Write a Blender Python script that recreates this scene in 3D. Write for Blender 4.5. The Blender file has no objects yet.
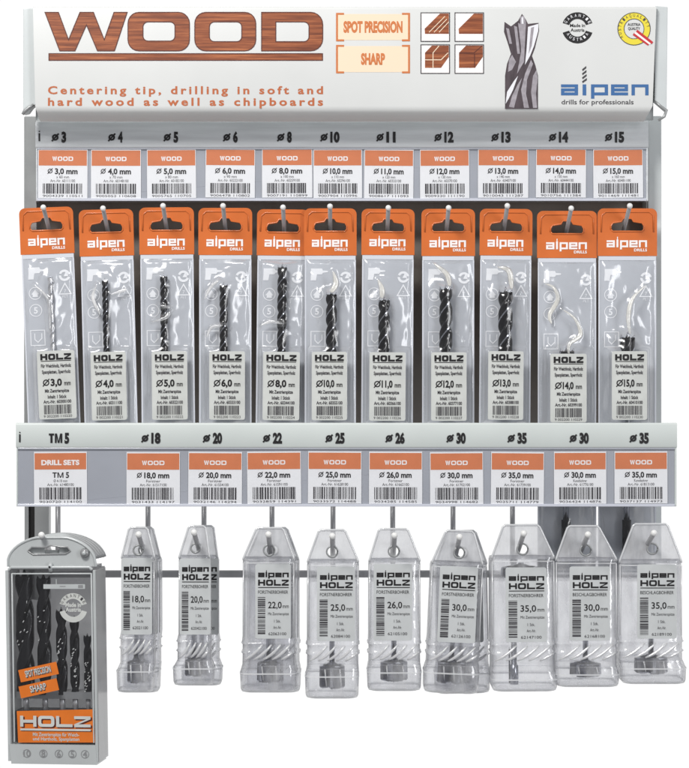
import bpy, bmesh, math, random
from mathutils import Vector, Matrix, noise
from mathutils.geometry import tessellate_polygon

# ------------------------------------------------------------------ camera, world, lamps, exposure
sc = bpy.context.scene
MM = 0.001
D = 2.0
CX, CY = 344.5, 384.0
cam_d = bpy.data.cameras.new('camera'); cam = bpy.data.objects.new('camera', cam_d)
sc.collection.objects.link(cam)
cam.location = (0, -D, 0); cam.rotation_euler = (math.radians(90), 0, 0)
cam_d.sensor_fit = 'HORIZONTAL'; cam_d.sensor_width = 36; cam_d.lens = 36 * D / 0.689
cam_d.clip_start = 0.05; cam_d.clip_end = 50
sc.camera = cam

world = bpy.data.worlds.new('World'); sc.world = world; world.use_nodes = True
wt = world.node_tree; wt.nodes.clear()
wo = wt.nodes.new('ShaderNodeOutputWorld'); wb = wt.nodes.new('ShaderNodeBackground')
tc = wt.nodes.new('ShaderNodeTexCoord'); sx = wt.nodes.new('ShaderNodeSeparateXYZ')
wr = wt.nodes.new('ShaderNodeValToRGB')
wm = wt.nodes.new('ShaderNodeMath'); wm.operation = 'MULTIPLY_ADD'; wm.inputs[1].default_value = .5; wm.inputs[2].default_value = .5
wt.links.new(tc.outputs['Generated'], sx.inputs[0]); wt.links.new(sx.outputs['Y'], wm.inputs[0])
wt.links.new(wm.outputs[0], wr.inputs[0]); wt.links.new(wr.outputs[0], wb.inputs[0]); wt.links.new(wb.outputs[0], wo.inputs[0])
# added world gradient: plain white behind the rack (+Y), dimmer grey on the camera's side
wr.color_ramp.elements[0].position = 0.30; wr.color_ramp.elements[0].color = (.24, .24, .25, 1)
wr.color_ramp.elements[1].position = 0.80; wr.color_ramp.elements[1].color = (1, 1, 1, 1)
wb.inputs[1].default_value = 1.02

def lamp(name, loc, target, size, sy, power, col=(1, 1, 1)):
    l = bpy.data.lights.new(name, 'AREA'); l.shape = 'RECTANGLE'; l.size = size; l.size_y = sy; l.energy = power; l.color = col
    o = bpy.data.objects.new(name, l); sc.collection.objects.link(o); o.location = loc
    o.rotation_euler = (Vector(target) - Vector(loc)).to_track_quat('-Z', 'Y').to_euler()
lamp('added_key_lamp', (-0.75, -1.5, 1.45), (0, 0, 0), .7, .5, 42, (1, .99, .975))  # unseen area lamp, added to give the rack shape
lamp('added_fill_lamp', (1.5, -1.9, 0.35), (0, 0, 0), .5, 1.1, 17, (.97, .98, 1))  # unseen area lamp, added as fill from the right

sc.view_settings.view_transform = 'Standard'; sc.view_settings.look = 'None'
sc.view_settings.exposure = 0; sc.view_settings.gamma = 1
sc.cycles.transparent_max_bounces = 32; sc.cycles.max_bounces = 10

# ------------------------------------------------------------------ materials
def lin(c):
    return tuple(((x / 255 / 12.92) if x <= 10 else ((x / 255 + .055) / 1.055) ** 2.4) for x in c) + (1,)
def pmat(name, rgb, rough=.5, metal=0, spec=.5, bump=0, bscale=400, var=0, vscale=60, stretch=None, coat=0):
    m = bpy.data.materials.new(name); m.use_nodes = True
    nt = m.node_tree; b = nt.nodes['Principled BSDF']
    b.inputs['Base Color'].default_value = lin(rgb); b.inputs['Roughness'].default_value = rough
    b.inputs['Metallic'].default_value = metal; b.inputs['Specular IOR Level'].default_value = spec
    b.inputs['Coat Weight'].default_value = coat
    t = nt.nodes.new('ShaderNodeTexCoord'); mp = nt.nodes.new('ShaderNodeMapping')
    if stretch: mp.inputs['Scale'].default_value = stretch
    nt.links.new(t.outputs['Object'], mp.inputs[0])
    if var:
        n = nt.nodes.new('ShaderNodeTexNoise'); n.inputs['Scale'].default_value = vscale; n.inputs['Detail'].default_value = 5
        nt.links.new(mp.outputs[0], n.inputs['Vector'])
        r = nt.nodes.new('ShaderNodeValToRGB')
        c = lin(rgb)
        r.color_ramp.elements[0].position = .3; r.color_ramp.elements[1].position = .7
        r.color_ramp.elements[0].color = tuple(max(0, x * (1 - var)) for x in c[:3]) + (1,)
        r.color_ramp.elements[1].color = tuple(min(.95, x * (1 + var)) for x in c[:3]) + (1,)
        nt.links.new(n.outputs[0], r.inputs[0]); nt.links.new(r.outputs[0], b.inputs['Base Color'])
        mr = nt.nodes.new('ShaderNodeMapRange'); mr.inputs[3].default_value = rough * .85; mr.inputs[4].default_value = min(1, rough * 1.2)
        nt.links.new(n.outputs[0], mr.inputs[0]); nt.links.new(mr.outputs[0], b.inputs['Roughness'])
    if bump:
        n = nt.nodes.new('ShaderNodeTexNoise'); n.inputs['Scale'].default_value = bscale; n.inputs['Detail'].default_value = 3
        nt.links.new(mp.outputs[0], n.inputs['Vector'])
        bp = nt.nodes.new('ShaderNodeBump'); bp.inputs['Strength'].default_value = bump; bp.inputs['Distance'].default_value = .0006
        nt.links.new(n.outputs[0], bp.inputs['Height']); nt.links.new(bp.outputs[0], b.inputs['Normal'])
    return m
def clear(name, tint, milk, milk_fac, gloss, rough=.08, edge=.35, bump=0, bscale=150, gmax=.4, refr=0, scuff=0):
    """thin clear plastic: tinted transparency, a little milkiness, fresnel gloss"""
    m = bpy.data.materials.new(name); m.use_nodes = True; nt = m.node_tree; nt.nodes.clear()
    out = nt.nodes.new('ShaderNodeOutputMaterial')
    tr = nt.nodes.new('ShaderNodeBsdfTransparent'); tr.inputs[0].default_value = tint + (1,)
    df = nt.nodes.new('ShaderNodeBsdfDiffuse'); df.inputs[0].default_value = milk + (1,)
    gl = nt.nodes.new('ShaderNodeBsdfGlossy'); gl.inputs['Roughness'].default_value = rough
    lw = nt.nodes.new('ShaderNodeLayerWeight'); lw.inputs[0].default_value = .35
    m1 = nt.nodes.new('ShaderNodeMixShader'); m2 = nt.nodes.new('ShaderNodeMixShader')
    mr = nt.nodes.new('ShaderNodeMapRange'); mr.inputs[3].default_value = milk_fac; mr.inputs[4].default_value = max(0, min(1, milk_fac + edge))
    nt.links.new(lw.outputs['Facing'], mr.inputs[0]); fac = mr.outputs[0]
    if scuff:   # frosty streaks and rubbed patches in the plastic
        t0 = nt.nodes.new('ShaderNodeTexCoord'); p0 = nt.nodes.new('ShaderNodeMapping'); p0.inputs['Scale'].default_value = (1, 1, .35); p0.inputs['Rotation'].default_value = (0, .5, 0)
        n0 = nt.nodes.new('ShaderNodeTexNoise'); n0.inputs['Scale'].default_value = 75; n0.inputs['Detail'].default_value = 4
        r0 = nt.nodes.new('ShaderNodeMapRange'); r0.inputs[1].default_value = .35; r0.inputs[2].default_value = .7; r0.inputs[3].default_value = -scuff * .6; r0.inputs[4].default_value = scuff * 1.6
        nt.links.new(t0.outputs['Object'], p0.inputs[0]); nt.links.new(p0.outputs[0], n0.inputs['Vector']); nt.links.new(n0.outputs[0], r0.inputs[0])
        a0 = nt.nodes.new('ShaderNodeMath'); a0.operation = 'ADD'; a0.use_clamp = True
        nt.links.new(fac, a0.inputs[0]); nt.links.new(r0.outputs[0], a0.inputs[1]); fac = a0.outputs[0]
    nt.links.new(fac, m1.inputs[0])
    base = tr.outputs[0]
    if refr:    # part of the light bends in the uneven wall
        rf = nt.nodes.new('ShaderNodeBsdfRefraction'); rf.inputs['IOR'].default_value = 1.16; rf.inputs['Roughness'].default_value = .06; rf.inputs[0].default_value = tint + (1,)
        m0 = nt.nodes.new('ShaderNodeMixShader'); m0.inputs[0].default_value = refr
        nt.links.new(tr.outputs[0], m0.inputs[1]); nt.links.new(rf.outputs[0], m0.inputs[2]); base = m0.outputs[0]
    nt.links.new(base, m1.inputs[1]); nt.links.new(df.outputs[0], m1.inputs[2])
    fr = nt.nodes.new('ShaderNodeFresnel'); fr.inputs[0].default_value = 1.5
    ad = nt.nodes.new('ShaderNodeMath'); ad.operation = 'ADD'; ad.inputs[1].default_value = gloss; ad.use_clamp = True
    nt.links.new(fr.outputs[0], ad.inputs[0]); mn = nt.nodes.new('ShaderNodeMath'); mn.operation = 'MINIMUM'; mn.inputs[1].default_value = gmax
    nt.links.new(ad.outputs[0], mn.inputs[0]); nt.links.new(mn.outputs[0], m2.inputs[0])
    nt.links.new(m1.outputs[0], m2.inputs[1]); nt.links.new(gl.outputs[0], m2.inputs[2])
    nt.links.new(m2.outputs[0], out.inputs[0])
    if bump:
        t = nt.nodes.new('ShaderNodeTexCoord'); n = nt.nodes.new('ShaderNodeTexNoise'); n.inputs['Scale'].default_value = bscale
        nt.links.new(t.outputs['Object'], n.inputs['Vector'])
        bp = nt.nodes.new('ShaderNodeBump'); bp.inputs['Strength'].default_value = bump; bp.inputs['Distance'].default_value = .003 if refr else .001
        nt.links.new(n.outputs[0], bp.inputs['Height'])
        nt.links.new(bp.outputs[0], gl.inputs['Normal']); nt.links.new(bp.outputs[0], df.inputs['Normal'])
        if refr:
            b2 = nt.nodes.new('ShaderNodeBump'); b2.inputs['Strength'].default_value = .4; b2.inputs['Distance'].default_value = .0012
            nt.links.new(n.outputs[0], b2.inputs['Height']); nt.links.new(b2.outputs[0], rf.inputs['Normal'])
    return m

M = {}
M['sign'] = pmat('sign_paint', (214, 215, 213), .42, bump=.06, bscale=500, var=.035, vscale=9)
M['steel'] = pmat('painted_steel', (205, 210, 210), .36, bump=.05, bscale=500, var=.05, vscale=20)
M['brushed'] = pmat('brushed_aluminium', (216, 219, 221), .36, metal=.25, bump=.12, bscale=300, var=.08, vscale=14, stretch=(1, 1, 14))
M['rail'] = pmat('rail_grey', (206, 212, 209), .4, bump=.04, var=.03, vscale=15)
M['holder'] = pmat('card_holder_plastic', (170, 173, 181), .28, spec=.6, var=.06, vscale=12, coat=.3)
M['lip'] = pmat('holder_lip', (205, 208, 218), .2, spec=.7)
M['back'] = pmat('back_panel', (150, 142, 134), .55, var=.12, vscale=18)
M['post'] = pmat('post_steel', (158, 160, 160), .35, metal=.3, var=.06, vscale=30)
M['bar'] = pmat('bar_steel', (178, 178, 180), .42, metal=.15, var=.06, vscale=40)
M['hook'] = pmat('hook_wire', (176, 176, 178), .36, metal=.3, var=.05, vscale=90)
M['tip'] = pmat('hook_tip_and_glint', (232, 232, 230), .3)  # also colours the white glints painted on bits and cutters
M['black'] = pmat('black_ink', (22, 20, 22), .5)
M['soft'] = pmat('grey_ink', (62, 60, 64), .55)
M['slot'] = pmat('dark_slot', (16, 15, 15), .7)
M['paper'] = pmat('card_paper', (240, 240, 242), .5, var=.02, vscale=50)
M['sticker'] = pmat('sticker_paper', (202, 204, 200), .42, spec=.5, var=.07, vscale=50)
M['sticker_silver'] = pmat('sticker_silver', (201, 204, 204), .35, var=.07, vscale=50)
M['orange_card'] = pmat('orange_band', (216, 126, 80), .5, var=.05, vscale=60)
M['orange_tab'] = pmat('orange_tab_plastic', (211, 110, 50), .3, spec=.5, var=.10, vscale=24, bump=.35, bscale=80, coat=.25)
M['orange_tag'] = pmat('orange_tag_print', (224, 118, 38), .4, var=.05, vscale=80)
M['white'] = pmat('white_ink', (246, 240, 238), .5)
M['pouch'] = pmat('pouch_backing', (193, 196, 202), .4, spec=.5, bump=.35, bscale=70, var=.09, vscale=16)
M['seam'] = pmat('pouch_seam', (214, 217, 224), .3)
M['picto'] = pmat('picto_white', (246, 247, 250), .45)
M['blue'] = pmat('logo_blue', (58, 104, 158), .45)
M['tan'] = pmat('box_tan', (240, 218, 190), .5)
M['rust'] = pmat('rust_ink', (205, 118, 62), .5)
M['rust_dark'] = pmat('rust_dark_ink', (184, 98, 54), .5)
M['palebit'] = pmat('pale_steel', (206, 206, 208), .28, metal=.45, var=.12, vscale=140)
M['yellow'] = pmat('seal_yellow', (232, 214, 60), .5)
M['red'] = pmat('ribbon_red', (196, 44, 52), .5)
M['steelbit'] = pmat('bright_steel', (188, 190, 198), .2, metal=.95, var=.1, vscale=120)
M['blackbit'] = pmat('blackened_steel', (17, 16, 20), .25, metal=.3, spec=.6, var=.3, vscale=150)
M['land'] = pmat('ground_flute_land', (120, 120, 130), .18, metal=.95)
M['cutter'] = pmat('blued_cutter_steel', (30, 35, 60), .24, metal=.25, spec=.8, var=.4, vscale=90)
M['case'] = pmat('case_grey_plastic', (142, 143, 144), .24, spec=.6, bump=.1, bscale=90, var=.06, vscale=30, coat=.2)
M['case_light'] = pmat('case_hanger_plastic', (186, 190, 190), .26, spec=.6, bump=.1, bscale=90, var=.05, vscale=30)
M['case_dark'] = pmat('case_tray_dark', (40, 40, 43), .35, var=.1)
M['film'] = clear('pouch_film', (.985, .99, .995), (.85, .87, .9), .0, .035, rough=.17, edge=.12, gmax=.26)
M['tube'] = clear('tube_plastic', (.915, .92, .94), (.78, .785, .80), .17, .06, rough=.16, edge=.28, bump=.8, bscale=48, gmax=.3, refr=.35, scuff=.15)
M['smoky'] = clear('smoky_case_plastic', (.82, .82, .83), (.52, .52, .52), .5, .05, rough=.2, edge=.3, gmax=.3)
M['fold'] = clear('film_crease_glint', (.98, .98, .97), (.95, .93, .86), .30, .12, rough=.3, edge=-.3, bump=.8, bscale=160, gmax=.3, scuff=.3)  # milky cream colour stands in for highlights on film creases
M['glint_white'] = clear('white_crease_glint', (.98, .98, .98), (.95, .95, .95), .34, .12, rough=.3, edge=-.25, bump=.8, bscale=160, gmax=.3, scuff=.3)  # white version of the painted crease highlight
M['tab'] = clear('tab_plastic', (.94, .945, .955), (.88, .885, .90), .36, .05, rough=.16, edge=.3, bump=.7, bscale=60, gmax=.3, scuff=.14)
M['cover'] = clear('case_cover_plastic', (.96, .965, .97), (.5, .5, .52), .0, .0, rough=.05, edge=.12, bump=.1, bscale=45, gmax=.12)
M['rim'] = clear('rim_plastic', (.95, .955, .96), (.93, .94, .95), .62, .10, rough=.12, edge=.2, gmax=.3)  # whitened so that raised edges look lit
M['rib'] = clear('rib_plastic', (.96, .96, .97), (.95, .955, .96), .6, .2, rough=.1, edge=.2, gmax=.4)  # ribs whitened to imitate glints on the thread

def wood():
    m = pmat('printed_wood', (150, 72, 38), .45); nt = m.node_tree; b = nt.nodes['Principled BSDF']
    t = nt.nodes.new('ShaderNodeTexCoord'); mp = nt.nodes.new('ShaderNodeMapping'); mp.inputs['Scale'].default_value = (14, 60, 330)
    n = nt.nodes.new('ShaderNodeTexNoise'); n.inputs['Scale'].default_value = 1; n.inputs['Detail'].default_value = 8; n.inputs['Roughness'].default_value = .65
    r = nt.nodes.new('ShaderNodeValToRGB'); e = r.color_ramp.elements
    e[0].position = .3; e[0].color = lin((84, 35, 18)); e[1].position = .68; e[1].color = lin((190, 114, 68))
    k = e.new(.5); k.color = lin((142, 75, 41))
    nt.links.new(t.outputs['Object'], mp.inputs[0]); nt.links.new(mp.outputs[0], n.inputs[0]); nt.links.new(n.outputs[0], r.inputs[0])
    nt.links.new(r.outputs[0], b.inputs['Base Color']); return m
M['wood'] = wood()
M['wood_dark'] = pmat('printed_wood_edge', (86, 34, 22), .5)

# ------------------------------------------------------------------ helpers
def tag(o, label=None, cat=None, group=None, kind=None):
    for k, v in (('label', label), ('category', cat), ('group', group), ('kind', kind)):
        if v: o[k] = v
    return o
def loc_at(px, py, y):
    f = (D + y * MM) / D * MM
    return Vector(((px - CX) * f, y * MM, (CY - py) * f))
def empty(name, loc, label, cat, group=None, roty=0, rotz=0, rotx=0):
    o = bpy.data.objects.new(name, None); sc.collection.objects.link(o); o.empty_display_size = .02
    o.location = loc; o.rotation_euler = (math.radians(rotx), math.radians(roty), math.radians(rotz))
    return tag(o, label, cat, group)

_tx = {}
def text_geo(s, bold=0.0, space=1.0):
    key = (s, bold, space)
    if key in _tx: return _tx[key]
    cu = bpy.data.curves.new('t', 'FONT'); cu.body = s; cu.size = 1; cu.offset = bold; cu.resolution_u = 3; cu.space_character = space
    o = bpy.data.objects.new('t', cu)
    me = bpy.data.meshes.new_from_object(o)
    vs = [(v.co.x, v.co.y) for v in me.vertices]; fs = [tuple(p.vertices) for p in me.polygons]
    bpy.data.objects.remove(o); bpy.data.meshes.remove(me); bpy.data.curves.remove(cu)
    _tx[key] = (vs, fs); return _tx[key]

CAP = max(v[1] for v in text_geo('H')[0])
def rrect(x0, y0, x1, y1, r, n=5):
    pts = []
    rs = r if isinstance(r, (tuple, list)) else (r, r, r, r)   # tl tr br bl
    for (cx, cy, a0, rr) in ((x0, y0, 180, rs[0]), (x1, y0, 270, rs[1]), (x1, y1, 0, rs[2]), (x0, y1, 90, rs[3])):
        sxn = 1 if cx == x0 else -1; syn = 1 if cy == y0 else -1
        if rr <= 0: pts.append((cx, cy)); continue
        ox, oy = cx + sxn * rr, cy + syn * rr
        for i in range(n + 1):
            a = math.radians(a0 + 90 * i / n); pts.append((ox + rr * math.cos(a), oy + rr * math.sin(a)))
    return pts
def circle(cx, cy, r, n=24, a0=0, a1=360):
    full = (a1 - a0) % 360 == 0; k = n if full else n + 1
    return [(cx + r * math.cos(math.radians(a0 + (a1 - a0) * i / n)), cy + r * math.sin(math.radians(a0 + (a1 - a0) * i / n))) for i in range(k)]
def arcband(cx, cy, r0, r1, a0, a1, n=16):
    return circle(cx, cy, r1, n, a0, a1) + circle(cx, cy, r0, n, a1, a0) if (a1 - a0) % 360 else None
def strokepoly(pts, w, closed=False):
    """mitred band along a polyline -> list of quads (2-D)"""
    n = len(pts); L = []; R = []
    for i in range(n):
        p = Vector(pts[i])
        a = Vector(pts[i - 1]) if (i > 0 or closed) else None
        b = Vector(pts[(i + 1) % n]) if (i < n - 1 or closed) else None
        d1 = (p - a).normalized() if a is not None else None; d2 = (b - p).normalized() if b is not None else None
        if d1 is None: d1 = d2
        if d2 is None: d2 = d1
        n1 = Vector((-d1.y, d1.x)); n2 = Vector((-d2.y, d2.x)); mt = (n1 + n2)
        mt = n1 if mt.length < 1e-6 else mt.normalized()
        k = w / 2 / max(.35, mt.dot(n1)); L.append(p + mt * k); R.append(p - mt * k)
    return [[tuple(L[i]), tuple(L[(i + 1) % n]), tuple(R[(i + 1) % n]), tuple(R[i])] for i in range(n if closed else n - 1)]

class MB:
    """collects faces in photo-millimetre coordinates around (cx, cy) on a plane y0 (mm)"""
    def __init__(s, cx, cy, y0):
        s.cx, s.cy, s.y0 = cx, cy, y0; s.k = (D + y0 * MM) / D * MM
        s.v = []; s.f = []; s.m = []; s.mats = []; s.sm = []
    def mi(s, name):
        if name not in s.mats: s.mats.append(name)
        return s.mats.index(name)
    def pt(s, px, py, dy=0): return ((px - s.cx) * s.k, dy * MM, (s.cy - py) * s.k)
    def add(s, vs, fs, mat, smooth=False):
        b = len(s.v); s.v += vs; k = s.mi(mat)
        for f in fs: s.f.append(tuple(b + i for i in f)); s.m.append(k); s.sm.append(smooth)
        return s
    def poly(s, pts, dy, mat):
        return s.shape([pts], dy, mat)
    def rect(s, x0, y0, x1, y1, dy, mat):
        return s.add([s.pt(x0, y0, dy), s.pt(x1, y0, dy), s.pt(x1, y1, dy), s.pt(x0, y1, dy)], [(3, 2, 1, 0)], mat)
    def shape(s, loops, dy, mat):
        flat = [p for l in loops for p in l]
        tris = tessellate_polygon([[Vector((p[0], p[1], 0)) for p in l] for l in loops])
        return s.add([s.pt(p[0], p[1], dy) for p in flat], [tuple(t) for t in tris], mat)
    def stroke(s, pts, w, dy, mat, closed=False):
        for q in strokepoly(pts, w, closed): s.add([s.pt(a, b, dy) for a, b in q], [(0, 1, 2, 3)], mat)
        return s
    def prism(s, loops, d0, d1, mat, edge=None):
        s.shape(loops, d0, mat); s.shape(loops, d1, mat)
        for l in loops:
            n = len(l); vs = [s.pt(p[0], p[1], d0) for p in l] + [s.pt(p[0], p[1], d1) for p in l]
            s.add(vs, [(i, (i + 1) % n, n + (i + 1) % n, n + i) for i in range(n)], edge or mat, len(l) > 12)
        return s
    def box(s, x0, y0, x1, y1, d0, d1, mat):
        return s.prism([[(x0, y0), (x1, y0), (x1, y1), (x0, y1)]], d0, d1, mat)
    def tube(s, path, r, mat, n=10, raw=False, cap=True):
        P = [Vector(p) if raw else Vector(s.pt(*p)) for p in path]
        rs = r if isinstance(r, (list, tuple)) else [r] * len(P)
        vs = []; fs = []; up = None
        for i, p in enumerate(P):
            d = (P[min(i + 1, len(P) - 1)] - P[max(i - 1, 0)]).normalized()
            if up is None: up = Vector((0, 0, 1)) if abs(d.z) < .9 else Vector((1, 0, 0))
            a = d.cross(up).normalized(); b = a.cross(d).normalized(); up = b
            for j in range(n):
                t = 2 * math.pi * j / n; vs.append(tuple(p + (a * math.cos(t) + b * math.sin(t)) * rs[i] * s.k))
        for i in range(len(P) - 1):
            for j in range(n): fs.append((i * n + j, i * n + (j + 1) % n, (i + 1) * n + (j + 1) % n, (i + 1) * n + j))
        if cap: fs.append(tuple(range(n))[::-1]); fs.append(tuple((len(P) - 1) * n + j for j in range(n)))
        return s.add(vs, fs, mat, True)
    def ball(s, px, py, dy, r, mat, n=10, raw=None):
        c = Vector(raw) if raw else Vector(s.pt(px, py, dy)); vs = []; fs = []
        for i in range(n + 1):
            ph = math.pi * i / n
            for j in range(n): t = 2 * math.pi * j / n; vs.append(tuple(c + Vector((math.sin(ph) * math.cos(t), math.sin(ph) * math.sin(t), math.cos(ph))) * r * s.k))
        for i in range(n):
            for j in range(n): fs.append((i * n + j, i * n + (j + 1) % n, (i + 1) * n + (j + 1) % n, (i + 1) * n + j))
        return s.add(vs, fs, mat, True)
    def loft(s, secs, mat, cap0=True, cap1=True, smooth=True):
        """secs: (py, x0, x1, d0, d1, r)"""
        vs = []; fs = []; n = None
        for (py, x0, x1, d0, d1, r) in secs:
            ring = rrect(x0, d0, x1, d1, min(r, abs(d1 - d0) / 2 - .01, (x1 - x0) / 2 - .01), 4); n = len(ring)
            vs += [s.pt(a, py, b) for a, b in ring]
        for i in range(len(secs) - 1):
            for j in range(n): fs.append((i * n + j, i * n + (j + 1) % n, (i + 1) * n + (j + 1) % n, (i + 1) * n + j))
        if cap0: fs.append(tuple(range(n)))
        if cap1: fs.append(tuple((len(secs) - 1) * n + j for j in range(n)))
        return s.add(vs, fs, mat, smooth)
    def text(s, t, x, y, h, dy, mat, w=None, bold=0.0, align='c', space=1.0, rot=0):
        """t centred at x with its baseline at y, capital height h, total width w"""
        vs, fs = text_geo(t, bold, space)
        if not vs: return s
        x0 = min(v[0] for v in vs); x1 = max(v[0] for v in vs); cap = CAP
        sy = h / cap; sxx = (w / (x1 - x0)) if w else sy
        off = {'c': (x0 + x1) / 2, 'l': x0, 'r': x1}[align]
        ca, sa = math.cos(rot), math.sin(rot); out = []
        for a, b in vs:
            u, v = (a - off) * sxx, b * sy
            out.append(s.pt(x + u * ca + v * sa, y - v * ca + u * sa, dy))
        return s.add(out, fs, mat)
    def build(s, name, parent=None, bevel=0, smooth_angle=None):
        me = bpy.data.meshes.new(name); me.from_pydata(s.v, [], s.f)
        for k in s.mats: me.materials.append(M[k])
        me.polygons.foreach_set('material_index', s.m); me.polygons.foreach_set('use_smooth', s.sm); me.update()
        o = bpy.data.objects.new(name, me); sc.collection.objects.link(o)
        if parent: o.parent = parent
        if bevel:
            bm = bmesh.new(); bm.from_mesh(me); bmesh.ops.remove_doubles(bm, verts=bm.verts, dist=1e-6)
            bmesh.ops.recalc_face_normals(bm, faces=bm.faces); bm.to_mesh(me); bm.free()
            b = o.modifiers.new('bevel', 'BEVEL'); b.width = bevel * MM; b.segments = 2; b.limit_method = 'ANGLE'; b.angle_limit = math.radians(40)
        return o

# wide squared lettering: glyphs as non-overlapping polygons in a 1 x 1 box (y down)
def wide(mb, word, x0, y0, x1, y1, dy, mat, t=.24, gap=.16, slant=0, outline=None):
    """word of wide squared capitals / lower case spread over x0..x1"""
    widths = {'l': .34, 'i': .34}
    tot = sum(widths.get(c, 1) for c in word) + gap * (len(word) - 1); cw = (x1 - x0) / tot; h = y1 - y0; x = x0
    tv = t * h; th = t * h * 1.12
    for c in word:
        w = cw * widths.get(c, 1); X0, X1, Y0, Y1 = x, x + w, y0, y1
        P = lambda pts: mb.poly([(a + slant * (y1 - b), b) for a, b in pts], dy, mat)
        R = lambda a, b, cc, d: P([(a, b), (cc, b), (cc, d), (a, d)])
        m0, m1 = (Y0 + Y1 - tv) / 2, (Y0 + Y1 + tv) / 2
        if c == 'H': R(X0, Y0, X0 + th, Y1); R(X1 - th, Y0, X1, Y1); R(X0 + th, m0, X1 - th, m1)
        elif c == 'O':
            mb.shape([[(a + slant * (y1 - b), b) for a, b in rrect(X0, Y0, X1, Y1, h * .3, 4)], [(a + slant * (y1 - b), b) for a, b in rrect(X0 + th, Y0 + tv, X1 - th, Y1 - tv, h * .12, 3)][::-1]], dy, mat)
        elif c == 'T': R(X0, Y0, X1, Y0 + tv); R((X0 + X1 - th) / 2, Y0 + tv, (X0 + X1 + th) / 2, Y1)
        elif c == 'M': P([(X0, Y1), (X0, Y0), (X0 + th, Y0), ((X0 + X1) / 2, Y1 - tv), (X1 - th, Y0), (X1, Y0), (X1, Y1), (X1 - th * .85, Y1), (X1 - th * .85, Y0 + tv * 1.5), ((X0 + X1) / 2 + th * .4, Y1), ((X0 + X1) / 2 - th * .4, Y1), (X0 + th * .85, Y0 + tv * 1.5), (X0 + th * .85, Y1)])
        elif c == 'D':
            mb.shape([rrect(X0, Y0, X1, Y1, (0, h * .3, h * .3, 0), 4), rrect(X0 + th, Y0 + tv, X1 - th, Y1 - tv, (0, h * .12, h * .12, 0), 3)[::-1]], dy, mat)
        elif c == 'W':
            q = w * 1.0; P([(X0, Y0), (X0 + th, Y0), (X0 + q * .31, Y1 - tv * 1.2), (X0 + q * .42, Y0), (X0 + q * .58, Y0), (X0 + q * .69, Y1 - tv * 1.2), (X1 - th, Y0), (X1, Y0), (X0 + q * .77, Y1), (X0 + q * .62, Y1), (X0 + q * .5, Y0 + tv * 1.6), (X0 + q * .38, Y1), (X0 + q * .23, Y1)])
        elif c == 'L': R(X0, Y0, X0 + th, Y1 - tv); R(X0, Y1 - tv, X1, Y1)
        elif c == 'Z': P([(X0, Y0), (X1, Y0), (X1, Y0 + tv), (X0 + th * 1.3, Y1 - tv), (X1, Y1 - tv), (X1, Y1), (X0, Y1), (X0, Y1 - tv), (X1 - th * 1.3, Y0 + tv), (X0, Y0 + tv)])
        elif c == 'a':
            R(X0, Y0, X1, Y0 + tv); R(X1 - th, Y0 + tv, X1, Y1); R(X0, Y1 - tv, X1 - th, Y1); R(X0, m0, X1 - th, m1 - .0); R(X0, m1, X0 + th, Y1 - tv)
        elif c == 'e':
            R(X0, Y0, X1, Y0 + tv); R(X0, Y0 + tv, X0 + th, Y1); R(X0 + th, Y1 - tv, X1, Y1); R(X0 + th, m0, X1, m1); R(X1 - th, Y0 + tv, X1, m0)
        elif c == 'n': R(X0, Y0, X1, Y0 + tv); R(X0, Y0 + tv, X0 + th, Y1); R(X1 - th, Y0 + tv, X1, Y1)
        elif c == 'p': R(X0, Y0, X1, Y0 + tv); R(X0, Y0 + tv, X0 + th, Y1 + h * .3); R(X1 - th, Y0 + tv, X1, Y1); R(X0 + th, Y1 - tv, X1 - th, Y1)
        elif c == 'l': R(X0 + w * .15, Y0 - h * .1, X0 + w * .15 + th, Y1); R(X0 + w * .15 + th * .3, Y0 - h * .5, X0 + w * .15 + th * .75, Y0 - h * .1)
        x += w + cw * gap
    return mb
def barcode(mb, x0, y0, x1, y1, dy, mat, seed, vertical=False, fine=1.0):
    r = random.Random(seed); a, b = (y0, y1) if vertical else (x0, x1); p = a
    while p < b - .4:
        w = r.choice((.5, .7, .9, 1.3, 1.8)) * fine; g = r.choice((.5, .6, .9, 1.2)) * fine
        e = min(p + w, b)
        if vertical: mb.rect(x0, p, x1, e, dy, mat)
        else: mb.rect(p, y0, e, y1, dy, mat)
        p = e + g
    return mb
def diam(mb, cx, cy, r, w, dy, mat):
    """the diameter sign: a ring with a slash"""
    mb.shape([circle(cx, cy, r, 18), circle(cx, cy, r - w, 18)[::-1]], dy, mat)
    mb.stroke([(cx - r * 1.05, cy + r * 1.15), (cx + r * 1.05, cy - r * 1.15)], w * .9, dy - .04, mat)

# ================================================================== THE RACK
rack = empty('display_rack', (0, 0, 0), 'light grey steel drill display rack with WOOD header and two price rails', 'display rack')
def rk(cx, cy, y0):
    """builder for a rack part that stands on plane y0; vertices are moved so the part can stay at the rack's origin"""
    mb = MB(CX, CY, y0); return mb
def rbuild(mb, name, bevel=0, parent=None):
    o = mb.build(name, parent or rack, bevel); o.location = (0, mb.y0 * MM, 0); return o

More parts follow.
